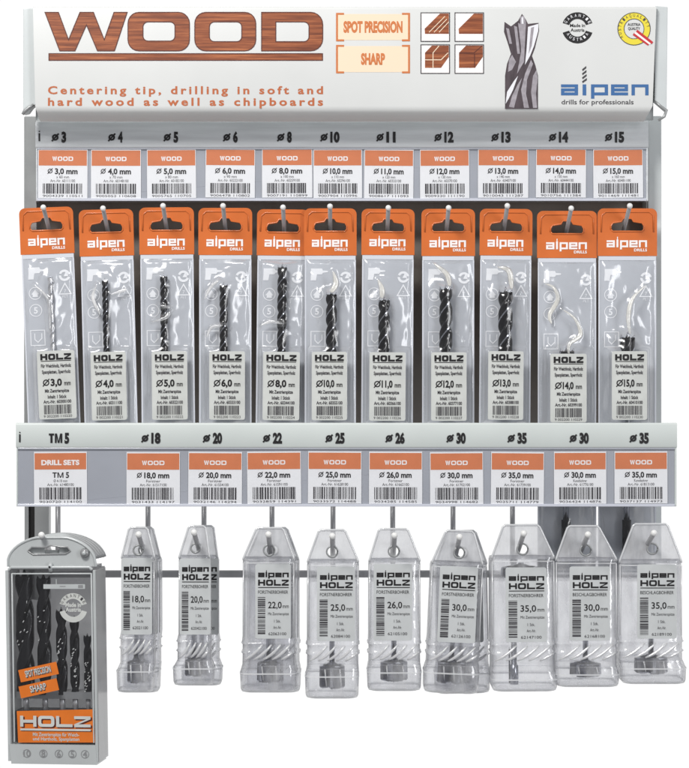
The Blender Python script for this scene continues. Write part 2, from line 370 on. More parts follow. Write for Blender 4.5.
# header sign: folded sheet
Y_H = 8
mb = rk(0, 0, Y_H)
prof = [(7.5, 9), (6.6, 2.2), (7.6, .4), (9.5, 0), (106, 0), (109.5, .7), (112, 3), (118.6, 12), (119.6, 16)]
def strip(mb, prof, x0f, x1f, mat, thick=1.4):
    n = len(prof); vs = []; fs = []
    for (py, dy) in prof: vs += [mb.pt(x0f(py), py, dy), mb.pt(x1f(py), py, dy)]
    for i in range(n - 1): fs.append((2 * i, 2 * i + 1, 2 * i + 3, 2 * i + 2))
    mb.add(vs, fs, mat, True)
strip(mb, prof, lambda p: 33 + max(0, p - 96) * .22, lambda p: 656.5 - max(0, p - 4) * .03 - max(0, p - 104) * .45, 'sign')
mb.box(33, 8, 656, 118, 18, 20, 'steel')
header = rbuild(mb, 'header_sign')
mb = rk(0, 0, Y_H)
mb.prism([[(22, 7.5), (33.4, 6.5), (35, 103), (31, 106.5), (27, 112), (22, 113)]], 7, 19, 'steel')
f1 = mb.build('side_flange', header, .8)
mb = rk(0, 0, Y_H)
mb.prism([[(656, 5), (668.6, 6), (667.5, 110), (663.5, 106.5), (657, 101), (655.5, 100)]], 5, 19, 'steel')
f2 = mb.build('side_flange', header, .8)
for xs in ([(33, 104), (29, 106.5), (24, 110.5), (22, 114)], [(656.5, 101.5), (662, 106.5), (667, 110), (665, 116), (659, 120)]):
    mb = rk(0, 0, Y_H); mb.tube([(a, b, 4.2) for a, b in xs], [1.1, 1.6, 1.8, 1.5] + [1.2] * (len(xs) - 4), 'post'); mb.build('fold_lip', header)

# WOOD wordmark
mb = rk(0, 0, Y_H)
Wm = [(45, 12.5), (58.5, 12.5), (68.6, 40), (80, 12.5), (93.5, 12.5), (104.3, 40), (114, 12.5), (127.2, 12.5), (114.5, 51), (97.5, 51), (86.5, 25), (75, 51), (59.8, 51)]
loops = [[Wm], [rrect(128, 12.5, 189.5, 51, 11), rrect(143, 22, 175, 41.2, 5)], [rrect(194.8, 12.5, 255.8, 51, 11), rrect(209.4, 22, 241.8, 41.8, 5)],
         [rrect(261.6, 12.5, 322.7, 51, (0, 12, 12, 0)), rrect(275.8, 22, 309, 41.8, (0, 5, 5, 0))], [[(49, 53.8), (322.5, 53.8), (322.5, 60.4), (49, 60.4)]]]
for L in loops:
    mb.shape([L[0]] + [l[::-1] for l in L[1:]], -.25, 'wood')
    for l in L: mb.stroke(l, .9, -.4, 'wood_dark', True)
mb.build('wordmark', header)
mb = rk(0, 0, Y_H)
mb.text('Centering tip, drilling in soft and', 185.5, 94, 7.4, -.25, 'rust_dark', w=275, bold=.028, space=1.4)
mb.text('hard wood as well as chipboards', 185.5, 105.6, 7.4, -.25, 'rust_dark', w=275, bold=.028, space=1.4)
mb.build('slogan_lettering', header)
mb = rk(0, 0, Y_H)
for (y0, y1, t, w) in ((13, 41.5, 'SPOT PRECISION', 59), (45, 73.5, 'SHARP', 24)):
    mb.rect(337.5, y0 + 1.2, 408.5, y1 - 1.2, -.2, 'tan')
    for a, b in ((336, 1), (410, -1)):
        mb.stroke([(a + 8 * b, y0 + 1), (a + b, y0 + 1), (a + b, y1 - 1), (a + 8 * b, y1 - 1)], 1.9, -.35, 'rust')
    mb.text(t, 373, (y0 + y1) / 2 + 5, 10.2, -.35, 'rust', w=w, bold=.05)
mb.build('feature_print', header)
mb = rk(0, 0, Y_H)
for i, (x, y) in enumerate(((421, 13), (455, 13), (421, 45), (455, 45))):
    mb.rect(x, y, x + 28.5, y + 28.5, -.2, 'white'); mb.stroke([(x, y), (x + 28.5, y), (x + 28.5, y + 28.5), (x, y + 28.5)], .9, -.35, 'soft', True)
    if i < 2:
        mb.poly([(x + 4, y + 21), (x + 3.6, y + 16), (x + 19, y + .7), (x + 27.8, y + .7), (x + 27.8, y + 21)], -.35, 'wood')
        if i == 0:
            for q in (0, 5, 10): mb.stroke([(x + 8 + q, y + 19.5), (x + 24 + q * .38, y + 3.5 + q * .55)], .7, -.5, 'tan')
    else:
        mb.poly([(x + 4, y + 23), (x + 4, y + 8), (x + 11, y + .7), (x + 27.8, y + .7), (x + 27.8, y + 12), (x + 20, y + 23)], -.35, 'wood')
        if i == 2: mb.stroke([(x + 12, y + 23), (x + 12, y + 8), (x + 18, y + 1)], .8, -.5, 'tan'); mb.stroke([(x + 4, y + 15), (x + 20, y + 15), (x + 27, y + 8)], .8, -.55, 'tan')
        else: mb.stroke([(x + 4, y + 8), (x + 19, y + 8), (x + 27, y + 1)], .7, -.5, 'wood_dark'); mb.stroke([(x + 19.5, y + 9), (x + 19.5, y + 22)], .7, -.55, 'wood_dark')
mb.build('material_icons', header)
# printed picture of a brad-point drill (flat print)
M['pd0'] = pmat('print_drill_dark', (76, 66, 71), .4, var=.3, vscale=160, stretch=(1, 1, .3)); M['pd1'] = pmat('print_drill_mid', (158, 152, 158), .4, var=.2, vscale=200)
M['pd2'] = pmat('print_drill_light', (232, 232, 236), .4)
mb = rk(0, 0, Y_H)
DR = [(504.5, 22), (511, 26.5), (518, 21), (522, 14), (526, 20), (528, 24), (538.5, 23), (539, 31), (535, 48), (532, 56), (535.5, 66), (538, 76), (538, 109), (505, 109), (505, 76), (507, 64), (511, 54), (508, 44), (504, 32)]
mb.poly(DR, -.2, 'pd0')
for a, b, c, d_, m_ in ((506, 509, 28, 44, 'pd1'), (511, 513, 29, 50, 'pd0'), (514, 517, 26, 54, 'pd1'), (518, 520, 23, 50, 'pd1')):
    mb.poly([(a, c), (b, c + 1), (b + 3, d_), (a + 3.4, d_)], -.3, m_)
mb.poly([(520, 17), (523.5, 15.5), (526, 22), (524, 62), (517, 74), (521, 52)], -.35, 'pd1')
mb.poly([(521.5, 18), (523, 17), (523.6, 24), (521.6, 24)], -.45, 'pd2')
mb.poly([(528, 27), (538.4, 24), (538.2, 31), (534, 46), (530, 56), (525, 65), (526.5, 50)], -.35, 'pd2')
mb.poly([(531, 28), (534, 27), (531.6, 46), (528.6, 54)], -.5, 'pd1')
mb.poly([(505.6, 104), (507, 92), (514, 81), (518, 76), (513, 90), (508.5, 99)], -.35, 'pd2')
mb.poly([(509, 107), (512, 96), (518, 84), (522, 78), (518, 92), (514, 108)], -.35, 'pd1')
mb.poly([(524, 108), (521, 90), (525, 74), (531, 60), (533, 64), (527, 80), (526, 94), (529, 108)], -.35, 'pd1')
mb.poly([(533, 108), (531, 92), (533, 76), (536.5, 70), (537.6, 78), (536, 94), (537, 108)], -.35, 'pd1')
mb.poly([(509, 60), (512, 55), (516, 62), (512, 70), (508, 72)], -.35, 'pd1')
mb.build('drill_picture', header)
mb = rk(0, 0, Y_H)
for a0, a1 in ((198, 342), (18, 162)): mb.poly(arcband(577.5, 28, 8.8, 15.6, a0, a1, 20), -.2, 'black')
for i in range(8):
    a = math.radians(211 + i * 17 - 0); mb.text('GARANTIES'[i], 577.5 + 12.2 * math.cos(a), 28 + 12.2 * math.sin(a) + 1.2, 3, -.4, 'paper', w=2.0, rot=a + math.pi / 2)
mb.text('Made in', 577.5, 27.2, 3.2, -.2, 'black', w=15, bold=.02); mb.text('Austria', 577.5, 31.8, 3.2, -.2, 'black', w=14, bold=.02)
for i in range(7):
    a = math.radians(150 - i * 20); mb.text('AUSTRIA'[i], 577.5 + 12.2 * math.cos(a), 28 + 12.2 * math.sin(a) + 1, 3, -.4, 'paper', w=2.0, rot=a - math.pi / 2)
mb.build('round_stamp', header)
mb = rk(0, 0, Y_H)
mb.shape([circle(634, 29, 16, 40), circle(634, 29, 10, 32)[::-1]], -.2, 'yellow')
mb.stroke(circle(634, 29, 16.2, 40), .7, -.35, 'soft', True); mb.stroke(circle(634, 29, 10, 32), .6, -.35, 'soft', True)
for i in range(14):
    a = math.radians(150 + i * 15); mb.text('AUSTRIAQUALITY'[i], 634 + 13 * math.cos(a), 29 + 13 * math.sin(a) + 1, 3.0, -.4, 'soft', w=2.0, rot=a + math.pi / 2)
mb.text('AUSTRIA', 634, 26, 2.6, -.3, 'soft', w=13, bold=.02); mb.text('QUALITY', 634, 30, 2.6, -.3, 'soft', w=12, bold=.02)
for q, c in ((-2.6, 'red'), (0, 'white'), (2.6, 'red')):
    mb.stroke([(635 - q * .6 + 0, 32.5 + q * .6), (650.5 - q * .7, 44 + q * .3)], 2.6, -.5 + q * .02, c)
mb.build('quality_seal', header)
mb = rk(0, 0, Y_H)
# logo: grid letters a l p e n over a fine line pattern
wide(mb, 'a', 561, 84.5, 578, 95.5, -.25, 'blue', t=.27); wide(mb, 'p', 591, 84.5, 608, 95.5, -.25, 'blue', t=.27)
wide(mb, 'e', 611, 84.5, 628, 95.5, -.25, 'blue', t=.27); wide(mb, 'n', 631.5, 84.5, 648.5, 95.5, -.25, 'blue', t=.27)
mb.rect(582.6, 84.5, 586.2, 95.5, -.25, 'blue')
for i in range(4):
    y = 81.5 - i * 4; mb.poly([(582, y), (586.8 - i * .2, y - 3.4), (586.8 - i * .2, y - 1.2), (582.6, y + 1.8)], -.3, 'soft')
mb.text('drills for professionals', 597.5, 104.4, 4.6, -.25, 'soft', w=72, bold=.01)
mb.build('brand_logo', header)
for ch in header.children:
    ch.location = (0, 0, 0)

# back panel and side posts
mb = rk(0, 0, 100); mb.box(30, 121, 655, 432, 0, 3, 'back'); rbuild(mb, 'back_panel')
mb = rk(0, 0, 70); mb.prism([[(25, 116), (36.5, 116), (36.5, 430), (25, 430)]], 0, 34, 'post')
mb.box(23.4, 116, 25.4, 430, 4, 30, 'post'); rbuild(mb, 'side_post', .8)
mb = rk(0, 0, 70); mb.prism([[(648, 116), (661.5, 116), (661.5, 560), (648, 560)]], 0, 34, 'steel')
mb.box(646.6, 116, 648.4, 560, 2, 30, 'rail'); rbuild(mb, 'side_post', .8)
mb = rk(0, 0, 88)
mb.box(24.5, 431, 28.5, 600, 0, 14, 'post'); mb.box(34.5, 431, 49, 600, 0, 14, 'post'); mb.box(28.6, 431, 34.4, 600, 5, 14, 'slot'); rbuild(mb, 'foot_upright', .5)
mb = rk(0, 0, 96); mb.box(30, 570.6, 660, 577.6, 0, 7, 'bar'); rbuild(mb, 'crossbar', .9)
mb = rk(0, 0, 60); mb.box(36, 196, 648, 199, 0, 38, 'steel'); rbuild(mb, 'rail_bracket', .5)
mb = rk(0, 0, 60); mb.box(36, 119.5, 648, 122.5, 0, 38, 'steel'); rbuild(mb, 'rail_bracket', .5)

# price rails
def rail(y0, x0, x1, ya, yb, yc, marks, mat, tilt, taper):
    mb = rk(0, 0, y0)
    pr = [(ya + 1.5, 16), (ya + .2, 12), (ya, 2), (ya + .8, 0), (ya + 2, -.4), (yb - 1.5, -.4 - tilt), (yb, .4)]
    strip(mb, pr, lambda p: x0, lambda p: x1, mat)
    mb.box(x0 + .3, ya + 2.4, x1 - .3, yb, 2, 4, mat)
    for (cx, t, isd) in marks:
        k = -1.0 - tilt
        if isd:
            w = 4.6 * len(t); tot = 7.4 + 2.6 + w; a = cx - tot / 2
            diam(mb, a + 3.7, (ya + yb) / 2 + 3.2, 3.3, 1.75, k, 'black')
            mb.text(t, a + 10 + w / 2, (ya + yb) / 2 + 7.7, 9.4, k, 'black', w=w, bold=.055)
        else:
            b = (ya + yb) / 2 + 7.7
            wide(mb, 'T', cx - 10, b - 9.4, cx - 4.8, b, k, 'black', t=.2); wide(mb, 'M', cx - 4, b - 9.4, cx + 3.4, b, k, 'black', t=.2)
            mb.text('5', cx + 8, b, 9.4, k, 'black', w=4.6, bold=.055)
    mb.rect(x0 + 3.2, (ya + yb) / 2 - 1, x0 + 4.8, (ya + yb) / 2 + 7, -1 - tilt, 'black'); mb.rect(x0 + 3.4, (ya + yb) / 2 - 3.4, x0 + 4.6, (ya + yb) / 2 - 2.2, -1 - tilt, 'black')
    r = rbuild(mb, 'price_rail')
    mb = rk(0, 0, y0); mb.box(x0 + taper, yb + .2, x1 - taper * 1.4, yc, 2.0, 5, 'holder')
    mb.box(x0 + taper, yb + .2, x1 - taper * 1.4, yb + 2.0, .4, 2.0, 'holder')
    mb.box(x0 + taper, yc - 2.6, x1 - taper * 1.4, yc, -.4, 2.0, 'lip')
    h = mb.build('card_holder', r, .3)
    mb = rk(0, 0, y0); nx = 60; xs = [x0 + taper + (x1 - x0 - 2.4 * taper) * q / nx for q in range(nx + 1)]
    mb.add([mb.pt(x, yy, -.75 - .25 * math.sin(x * .09 + yy) * (0 if yy > yc - 4 else 1)) for x in xs for yy in (yb + 1.2, (yb + yc) / 2, yc - 3)], [(3 * q + u, 3 * q + 3 + u, 3 * q + 4 + u, 3 * q + 1 + u) for q in range(nx) for u in (0, 1)], 'film', True)
    mb.build('clear_strip', r)
    for a, b in ((x0 + .2, x0 + taper + .1), (x1 - taper * 1.4 - .1, x1 - .2)): mb = rk(0, 0, y0); mb.box(a, ya + 2, b, yc, 1, 14, mat); mb.build('end_cap', r, .5)
    return r
top_marks = [(59, '3', 1), (115.5, '4', 1), (171, '5', 1), (230.5, '6', 1), (284.5, '8', 1), (330, '10', 1), (386, '11', 1), (444, '12', 1), (501, '13', 1), (558.5, '14', 1), (614.5, '15', 1)]
low_marks = [(59, 'TM 5', 0), (151, '18', 1), (212.5, '20', 1), (272.5, '22', 1), (335, '25', 1), (395, '26', 1), (456, '30', 1), (517, '35', 1), (579, '30', 1), (639, '35', 1)]
rail(48, 35.5, 648.5, 121.2, 147.5, 201, top_marks, 'brushed', 0, 1.5)
rail(-12, 16, 677, 422.8, 447.5, 506.5, low_marks, 'rail', 0, 1.5)
mb = rk(0, 0, 6)
mb.box(30, 446, 44, 452, 2, 86, 'steel'); rbuild(mb, 'rail_bracket', .5)
mb = rk(0, 0, 6); mb.box(640, 446, 652, 452, 2, 66, 'steel'); rbuild(mb, 'rail_bracket', .5)

# hooks
def hook_up(tx, ty):
    mb = MB(0, 0, 0); mb.k = MM
    a = loc_at(tx, ty, 14); s1 = loc_at(tx, ty, 14)
    x = a.x; back = Vector((x, .099, a.z - .040))
    pts = [a, a.lerp(back, .5), back]
    mb.tube([tuple(p) for p in pts], 2.15, 'hook', 12, raw=True)
    mb.ball(0, 0, 0, 2.9, 'tip', 12, raw=tuple(a))
    mb.tube([(x - .006, .0975, back.z), (x + .006, .0975, back.z)], 4, 'post', 10, raw=True)
    return mb.build('hook', rack)
TOP_TIPS = [(43.3, 207.5), (103, 208.5), (163, 206), (223, 206), (283, 207.5), (330, 206.5), (388.3, 208), (448.6, 208), (507.3, 206), (571.2, 208.5), (629.8, 206)]
for t in TOP_TIPS: hook_up(*t)
def hook_low(tx, ty, rx):
    mb = MB(0, 0, 0); mb.k = MM
    a = loc_at(tx, ty, -32); b = loc_at(rx, 572, 90); up = loc_at(rx, 498, 90)
    mb.tube([tuple(up), tuple(up.lerp(b, .5)), tuple(b + Vector((0, 0, .010)))], 2.7, 'hook', 12, raw=True)
    e = Vector((b.x, .0875, b.z + .006))
    mid = a.lerp(e, .5)
    mb.tube([tuple(a), tuple(a.lerp(e, .3)), tuple(mid), tuple(a.lerp(e, .9)), tuple(e)], 2.5, 'hook', 12, raw=True)
    mb.ball(0, 0, 0, 3.2, 'tip', 12, raw=tuple(a))
    return mb.build('hook', rack)
LOW = [(41.5, 535, 58), (138.6, 534.5, 148), (194, 532.5, 204), (268.5, 534.5, 272), (332.3, 536, 333), (394.5, 535.5, 392.7), (459.6, 537, 453), (523.8, 533.5, 512.5), (588, 534.5, 574), (654, 533, 634)]
for t in LOW: hook_low(*t)

# ================================================================== PRICE CARDS
def price_card(x0, x1, y0, y1, yd, head, size, sub, seed, label, group):
    cx, cy = (x0 + x1) / 2, (y0 + y1) / 2
    mb = MB(cx, cy, yd); w = x1 - x0
    mb.box(x0, y0, x1, y1, 0, .5, 'paper')
    yo = y0 + (y1 - y0) * .34
    mb.rect(x0 + .7, y0 + 1.4, x1 - .7, yo, -.15, 'orange_card')
    if head == 'WOOD': wide(mb, 'WOOD', cx - w * .21, yo - 9.0, cx + w * .21, yo - 4.6, -.35, 'white', t=.24, gap=.14)
    else: mb.text(head, cx, yo - 4.6, 4.6, -.35, 'white', w=w * .72, bold=.05)
    b = yo + 8.3
    if size.startswith('TM'):
        wide(mb, 'T', cx - 8, b - 5.4, cx - 3.6, b, -.2, 'black', t=.2); wide(mb, 'M', cx - 3, b - 5.4, cx + 3, b, -.2, 'black', t=.2); mb.text('5', cx + 7, b, 5.4, -.2, 'black', w=3.2, bold=.03)
    else:
        a = cx - w * .30; diam(mb, a + 2.2, b - 2.8, 2.4, .8, -.2, 'black')
        mb.text(size, a + 7, b, 5.3, -.2, 'black', w=w * .60 - 7, bold=.035, align='l')
    mb.text(sub, cx, b + 4.4, 2.7, -.2, 'soft', w=w * .26); mb.text('Art.-Nr. ' + str(60000 + seed * 37) + '100', cx, b + 8.2, 2.7, -.2, 'soft', w=w * .50)
    barcode(mb, x0 + w * .10, b + 9.6, x1 - w * .10, y1 - 4.4, -.2, 'soft', seed, fine=.95)
    mb.text(str(9002200 + seed * 713) + ' ' + str(110220 + seed * 97), cx, y1 - 1.1, 2.2, -.2, 'soft', w=w * .8)
    o = mb.build('price_card'); o.location = loc_at(cx, cy + .35 * math.sin(seed * 5.1), yd); o.rotation_euler = (0, math.radians(.45 * math.sin(seed * 2.3)), 0)
    return tag(o, label, 'price card', group)
ORD = 'first second third fourth fifth sixth seventh eighth ninth tenth eleventh'.split()
tc_x = [(38, 87.5), (91, 141), (147, 196), (205.5, 255), (262, 312.3), (313.4, 362), (364.2, 413.5), (420, 469.3), (478, 528.3), (536, 586), (593.3, 643)]
SZ = ['3,0', '4,0', '5,0', '6,0', '8,0', '10,0', '11,0', '12,0', '13,0', '14,0', '15,0']
for i, (a, b) in enumerate(tc_x):
    price_card(a, b, 148.8, 198, 49.0, 'WOOD', SZ[i] + ' mm', 'x %d mm' % (60 + i * 10), i + 3,
               '%s price card in the upper rail, reading Ø %s mm' % (ORD[i], SZ[i]), 'price cards in the upper rail')
lc_x = [(34, 87), (126.5, 180), (188.3, 242), (247.2, 301), (308, 361.5), (369, 422.3), (430, 483.2), (491, 544), (554, 606.3), (614.5, 667.5)]
LS = ['TM 5', '18,0', '20,0', '22,0', '25,0', '26,0', '30,0', '35,0', '30,0', '35,0']
for i, (a, b) in enumerate(lc_x):
    if i == 0: lab = 'white price card reading TM 5 under an orange DRILL SETS band'
    else: lab = '%s WOOD price card in the lower rail, reading Ø %s mm' % (ORD[i - 1], LS[i])
    price_card(a, b, 451.6, 503.8, -11.0, 'DRILL SETS' if i == 0 else 'WOOD', LS[i] + ('' if i == 0 else ' mm'), 'Ø 4-10 mm' if i == 0 else ('Forstner' if i < 8 else 'Kunstbohrer'), i + 40, lab, 'price cards in the lower rail')

# ================================================================== DRILL PACKAGES (upper row)
def twist(mb, cx, ytop, ybot, R, dy, mat, land, pitch=None, tip=True, core=.5):
    """spiral drill standing point up: twisted two-flute section"""
    pitch = pitch or R * 7.5; n = 28; L = ybot - ytop; steps = max(16, int(L / 1.1)); vs = []; fsd = []; fsl = []
    for i in range(steps + 1):
        py = ytop + L * i / steps; ph = -2 * math.pi * (py - ytop) / pitch
        for j in range(n):
            a = 2 * math.pi * j / n; c = abs(math.cos(a)); r = R * (core + (1 - core) * min(1, (c * 1.35) ** 1.6))
            vs.append(mb.pt(cx + r * math.cos(a + ph), py, dy + r * math.sin(a + ph)))
    for i in range(steps):
        for j in range(n):
            f = (i * n + j, i * n + (j + 1) % n, (i + 1) * n + (j + 1) % n, (i + 1) * n + j)
            (fsl if j in (2, 16) else fsd).append(f)
    fsd.append(tuple(range(n)))
    mb.add(vs, fsd, mat, True); mb.add(vs, fsl, land, True)
    if tip:
        mb.tube([(cx, ytop + .5, dy), (cx, ytop - R * .9, dy)], [R * .34, .08], land, 8)
        for sgn in (-1, 1): mb.tube([(cx + sgn * R * .75, ytop + .5, dy), (cx + sgn * R * .9, ytop - R * .45, dy)], [R * .25, .06], land, 6)

def film_mesh(mb, x0, y0, x1, y1, d, bitx, bitr, by0, seed, ridges, lab):
    nx, ny = 44, 120; vs = []; fs = []; r = random.Random(seed)
    off = Vector((seed * 13.1, seed * 3.7, 0))
    blobs = [(r.uniform(x0 + 6, x1 - 6), r.uniform(y0 + 8, y0 + 90), r.uniform(3, 8), r.uniform(.5, 1.5), r.uniform(0, 3.14)) for _ in range(9)]
    for j in range(ny + 1):
        for i in range(nx + 1):
            x = x0 + (x1 - x0) * i / nx; y = y0 + (y1 - y0) * j / ny
            e = min(1, (x - x0) / 5, (x1 - x) / 5, (y - y0) / 4, max(0, (y1 - y)) / 4)
            e = e * e * (3 - 2 * e)
            bulge = 2.2 + bitr * 1.9 * math.exp(-((x - bitx) / (bitr * 1.6 + 4)) ** 2) * (1 / (1 + math.exp(-(y - by0 + 4) / 3)))
            n = noise.noise(Vector((x * .055, y * .035, 0)) + off) * 2.4 + noise.noise(Vector((x * .16, y * .10, 3)) + off) * .7
            for (bx, byy, s_, h_, an) in blobs:
                u = (x - bx) * math.cos(an) + (y - byy) * math.sin(an); v = -(x - bx) * math.sin(an) + (y - byy) * math.cos(an)
                n += h_ * math.exp(-(u / s_) ** 2 - (v / (s_ * .3)) ** 2)
            for rd in ridges:
                dm = 99
                for q in range(len(rd) - 1):
                    a = Vector(rd[q]); b = Vector(rd[q + 1]); p = Vector((x, y)); t = max(0, min(1, (p - a).dot(b - a) / (b - a).length_squared))
                    dm = min(dm, (p - a.lerp(b, t)).length)
                n += 3.2 * math.exp(-(dm / 2.4) ** 2)
            tot = max(.3, bulge + n); lk = max(0, lab[0] - x, x - lab[2], lab[1] - y, y - lab[1] - 68) / 6
            if lk < 1: lk = lk * lk * (3 - 2 * lk); tot = tot * lk + (1 - lk) * (2 * bitr + 2.2)
            vs.append(mb.pt(x, y, d - e * tot))
    for j in range(ny):
        for i in range(nx): a = j * (nx + 1) + i; fs.append((a, a + 1, a + nx + 2, a + nx + 1))
    mb.add(vs, fs, 'film', True)

def holz_sticker(mb, x0, y0, x1, y1, dy, size, seed):
    w = x1 - x0; cx = (x0 + x1) / 2
    mb.prism([rrect(x0, y0, x1, y1, 2, 3)], dy, dy + .4, 'sticker')
    k = dy - .25
    wide(mb, 'HOLZ', x0 + w * .09, y0 + 3.0, x1 - w * .09, y0 + 9.2, k, 'black', t=.31, gap=.11)
    mb.rect(x0 + w * .10, y0 + 9.8, x1 - w * .10, y0 + 10.5, k, 'black')
    mb.text('Für Weichholz, Hartholz', cx, y0 + 16.6, 3.3, k, 'soft', w=w * .80, bold=.03); mb.text('Spanplatten, Sperrholz', cx, y0 + 22.6, 3.3, k, 'soft', w=w * .76, bold=.03)
    diam(mb, x0 + w * .22, y0 + 31.6, 3.2, 1.1, k, 'black')
    mb.text(size, x0 + w * .34, y0 + 34.8, 6.4, k, 'black', w=w * .30, bold=.04, align='l'); mb.text('mm', x0 + w * .70, y0 + 34.8, 4.6, k, 'black', w=w * .17, bold=.02, align='l')
    mb.text('Mit Zentrierspitze', cx, y0 + 41.5, 3.2, k, 'soft', w=w * .64, bold=.03); mb.text('Inhalt: 1 Stück', cx, y0 + 47.4, 3.2, k, 'soft', w=w * .5, bold=.03)
    mb.text('Art.-Nr. %d100' % (60300 + seed * 11), cx, y0 + 52.2, 3.0, k, 'soft', w=w * .74, bold=.03)
    barcode(mb, x0 + w * .14, y0 + 54, x1 - w * .14, y1 - 5, k, 'soft', seed + 90, fine=.7)
    mb.text('9 002200 110%d' % (220 + seed), cx, y1 - 1.6, 2.4, k, 'soft', w=w * .75)

def package(i, x0, x1, ytop, yorg, ybot, tilt, bitx, by0, R, lx0, lx1, ly0, size, silver, ridges, yd):
    tx, ty = TOP_TIPS[i]; cx, cy = (x0 + x1) / 2, ytop + 16
    root = empty('drill_package', loc_at(cx, cy, yd),
                 ('orange-tabbed drill pouch marked Ø %s mm, ' % size) + DESC[i], 'drill package', 'drill pouches on the upper hooks', roty=tilt)
    w = x1 - x0
    mb = MB(cx, cy, yd)
    # orange hang tab with euro slot
    sc_ = [(cx - 16.5, ytop + 21), (cx - 16.5, ytop + 17.5), (cx - 14.5, ytop + 14.5), (cx - 6, ytop + 13.2), (cx - 4, ytop + 10), (cx + 4, ytop + 10), (cx + 6, ytop + 13.2), (cx + 14.5, ytop + 14.5), (cx + 16.5, ytop + 17.5), (cx + 16.5, ytop + 21), (cx + 14.5, ytop + 23), (cx - 14.5, ytop + 23)]
    mb.prism([rrect(x0, ytop, x1, yorg, (6, 6, 0, 0), 5), sc_[::-1]], -.5, .9, 'orange_tab')
    rim = [(x0 + 3.5, yorg - 24), (x0 + 4, ytop + 7), (x0 + 8, ytop + 3.5), (x1 - 8, ytop + 3.5), (x1 - 4, ytop + 7), (x1 - 3.5, yorg - 24)]
    mb.tube([(a, b, -.6) for a, b in rim], .8, 'orange_tab', 8)
    mb.tube([(a, b, -.6) for a, b in sc_ + sc_[:1]], .8, 'orange_tab', 8)
    wide(mb, 'alpen', cx - w * .35, yorg - 15.6, cx + w * .33, yorg - 8.6, -.9, 'white', t=.25, gap=.14)
    mb.text('DRILLS', cx + w * .33, yorg - 4.6, 2.6, -.9, 'white', w=13, bold=.03, align='r')
    mb.build('hang_tab', root)
    # pouch: backing with white print
    mb = MB(cx, cy, yd)
    mb.prism([[(x0 + 1, yorg + .1), (x1 - 1, yorg + .1), (x1 - .6, ybot), (x0 + .6, ybot)]], .3, .7, 'pouch')
    mb.rect(x0 + 1, yorg + .2, x1 - 1, yorg + 4.4, -.1, 'seam')
    mb.rect(x0 + .8, yorg + 4.4, x0 + 2.4, ybot, -.0, 'seam'); mb.rect(x1 - 2.4, yorg + 4.4, x1 - .8, ybot, -.0, 'seam')
    q = 0.0; ic = 'picto'
    a, b = x0 + 7, yorg + 13       # little power drill
    mb.poly([(a, b), (a + 11, b), (a + 12, b + 2), (a + 17, b + 2.4), (a + 17, b + 3.8), (a + 12, b + 4.4), (a + 11, b + 6), (a + 6, b + 6), (a + 5, b + 12), (a - .5, b + 12), (a, b + 6)], q, ic)
    for yy, kd in ((yorg + 39, 0), (yorg + 56, 1)):
        c = x0 + 13; mb.stroke(circle(c, yy, 6, 20), .8, q, ic, True)
        if kd == 0: mb.poly([(c - 4, yy + 1), (c, yy - 4), (c + 4, yy + 1), (c + 2.6, yy + 1), (c + 2.6, yy + 3.6), (c - 2.6, yy + 3.6), (c - 2.6, yy + 1)], q, ic)
        else: mb.text('5', c, yy + 3, 6, q, ic, bold=.03)
    c = x1 - 11; yy = yorg + 22
    mb.poly(arcband(c, yy, 3.4, 5.8, 20, 180, 12), q, ic); mb.poly(arcband(c, yy, 3.4, 5.8, 200, 350, 12), q, ic); mb.poly([(c - 1, yy + 1), (c + 4, yy + 1), (c + 1.5, yy - 4)], q - .1, ic)
    yy = yorg + 36; mb.stroke([(c, yy - 6), (c + 6, yy + 4.6), (c - 6, yy + 4.6)], 1.1, q, ic, True); mb.text('7', c, yy + 3.4, 3.4, q, ic); mb.text('PET', c, yy + 8.4, 2.6, q, ic)
    a, b = x0 + 7, yorg + 76; mb.stroke([(a, b), (a + 14, b), (a + 14, b + 15), (a, b + 15)], .9, q, ic, True)
    mb.stroke([(a + 4, b + 3), (a + 4, b + 9), (a + 7, b + 12), (a + 11, b + 8), (a + 11, b + 3)], 1, q, ic)
    mb.build('pouch', root)
    # drill bit
    mb = MB(cx, cy, yd); dd = -R - .8
    yend = by0 + 84
    twist(mb, bitx, by0, min(ly0 + 22, yend), R, dd, 'palebit' if silver else 'blackbit', 'steelbit', tip=True)
    bit = mb.build('drill_bit', root)
    mb = MB(cx, cy, yd); sh = min(R * .9, 5)
    if i < 9: mb.tube([(bitx, ly0 + 22, dd), (bitx, ly0 + 58, dd)], sh, 'steelbit', 14)
    else:
        mb.tube([(bitx - 1, ly0 + 22, dd), (bitx - 1, 519, dd)], sh * .62, 'steelbit', 14); mb.tube([(bitx - 1, 519.2, dd), (bitx - 1, 552, dd)], sh * .9, 'blackbit', 14)
    mb.build('shank', bit)
    mb = MB(cx, cy, yd); film_mesh(mb, x0 + 2, yorg + 4.6, x1 - 2, ybot - 1, -.3, bitx, R, by0, i + 2, ridges, (lx0, ly0, lx1)); mb.build('clear_film', root)
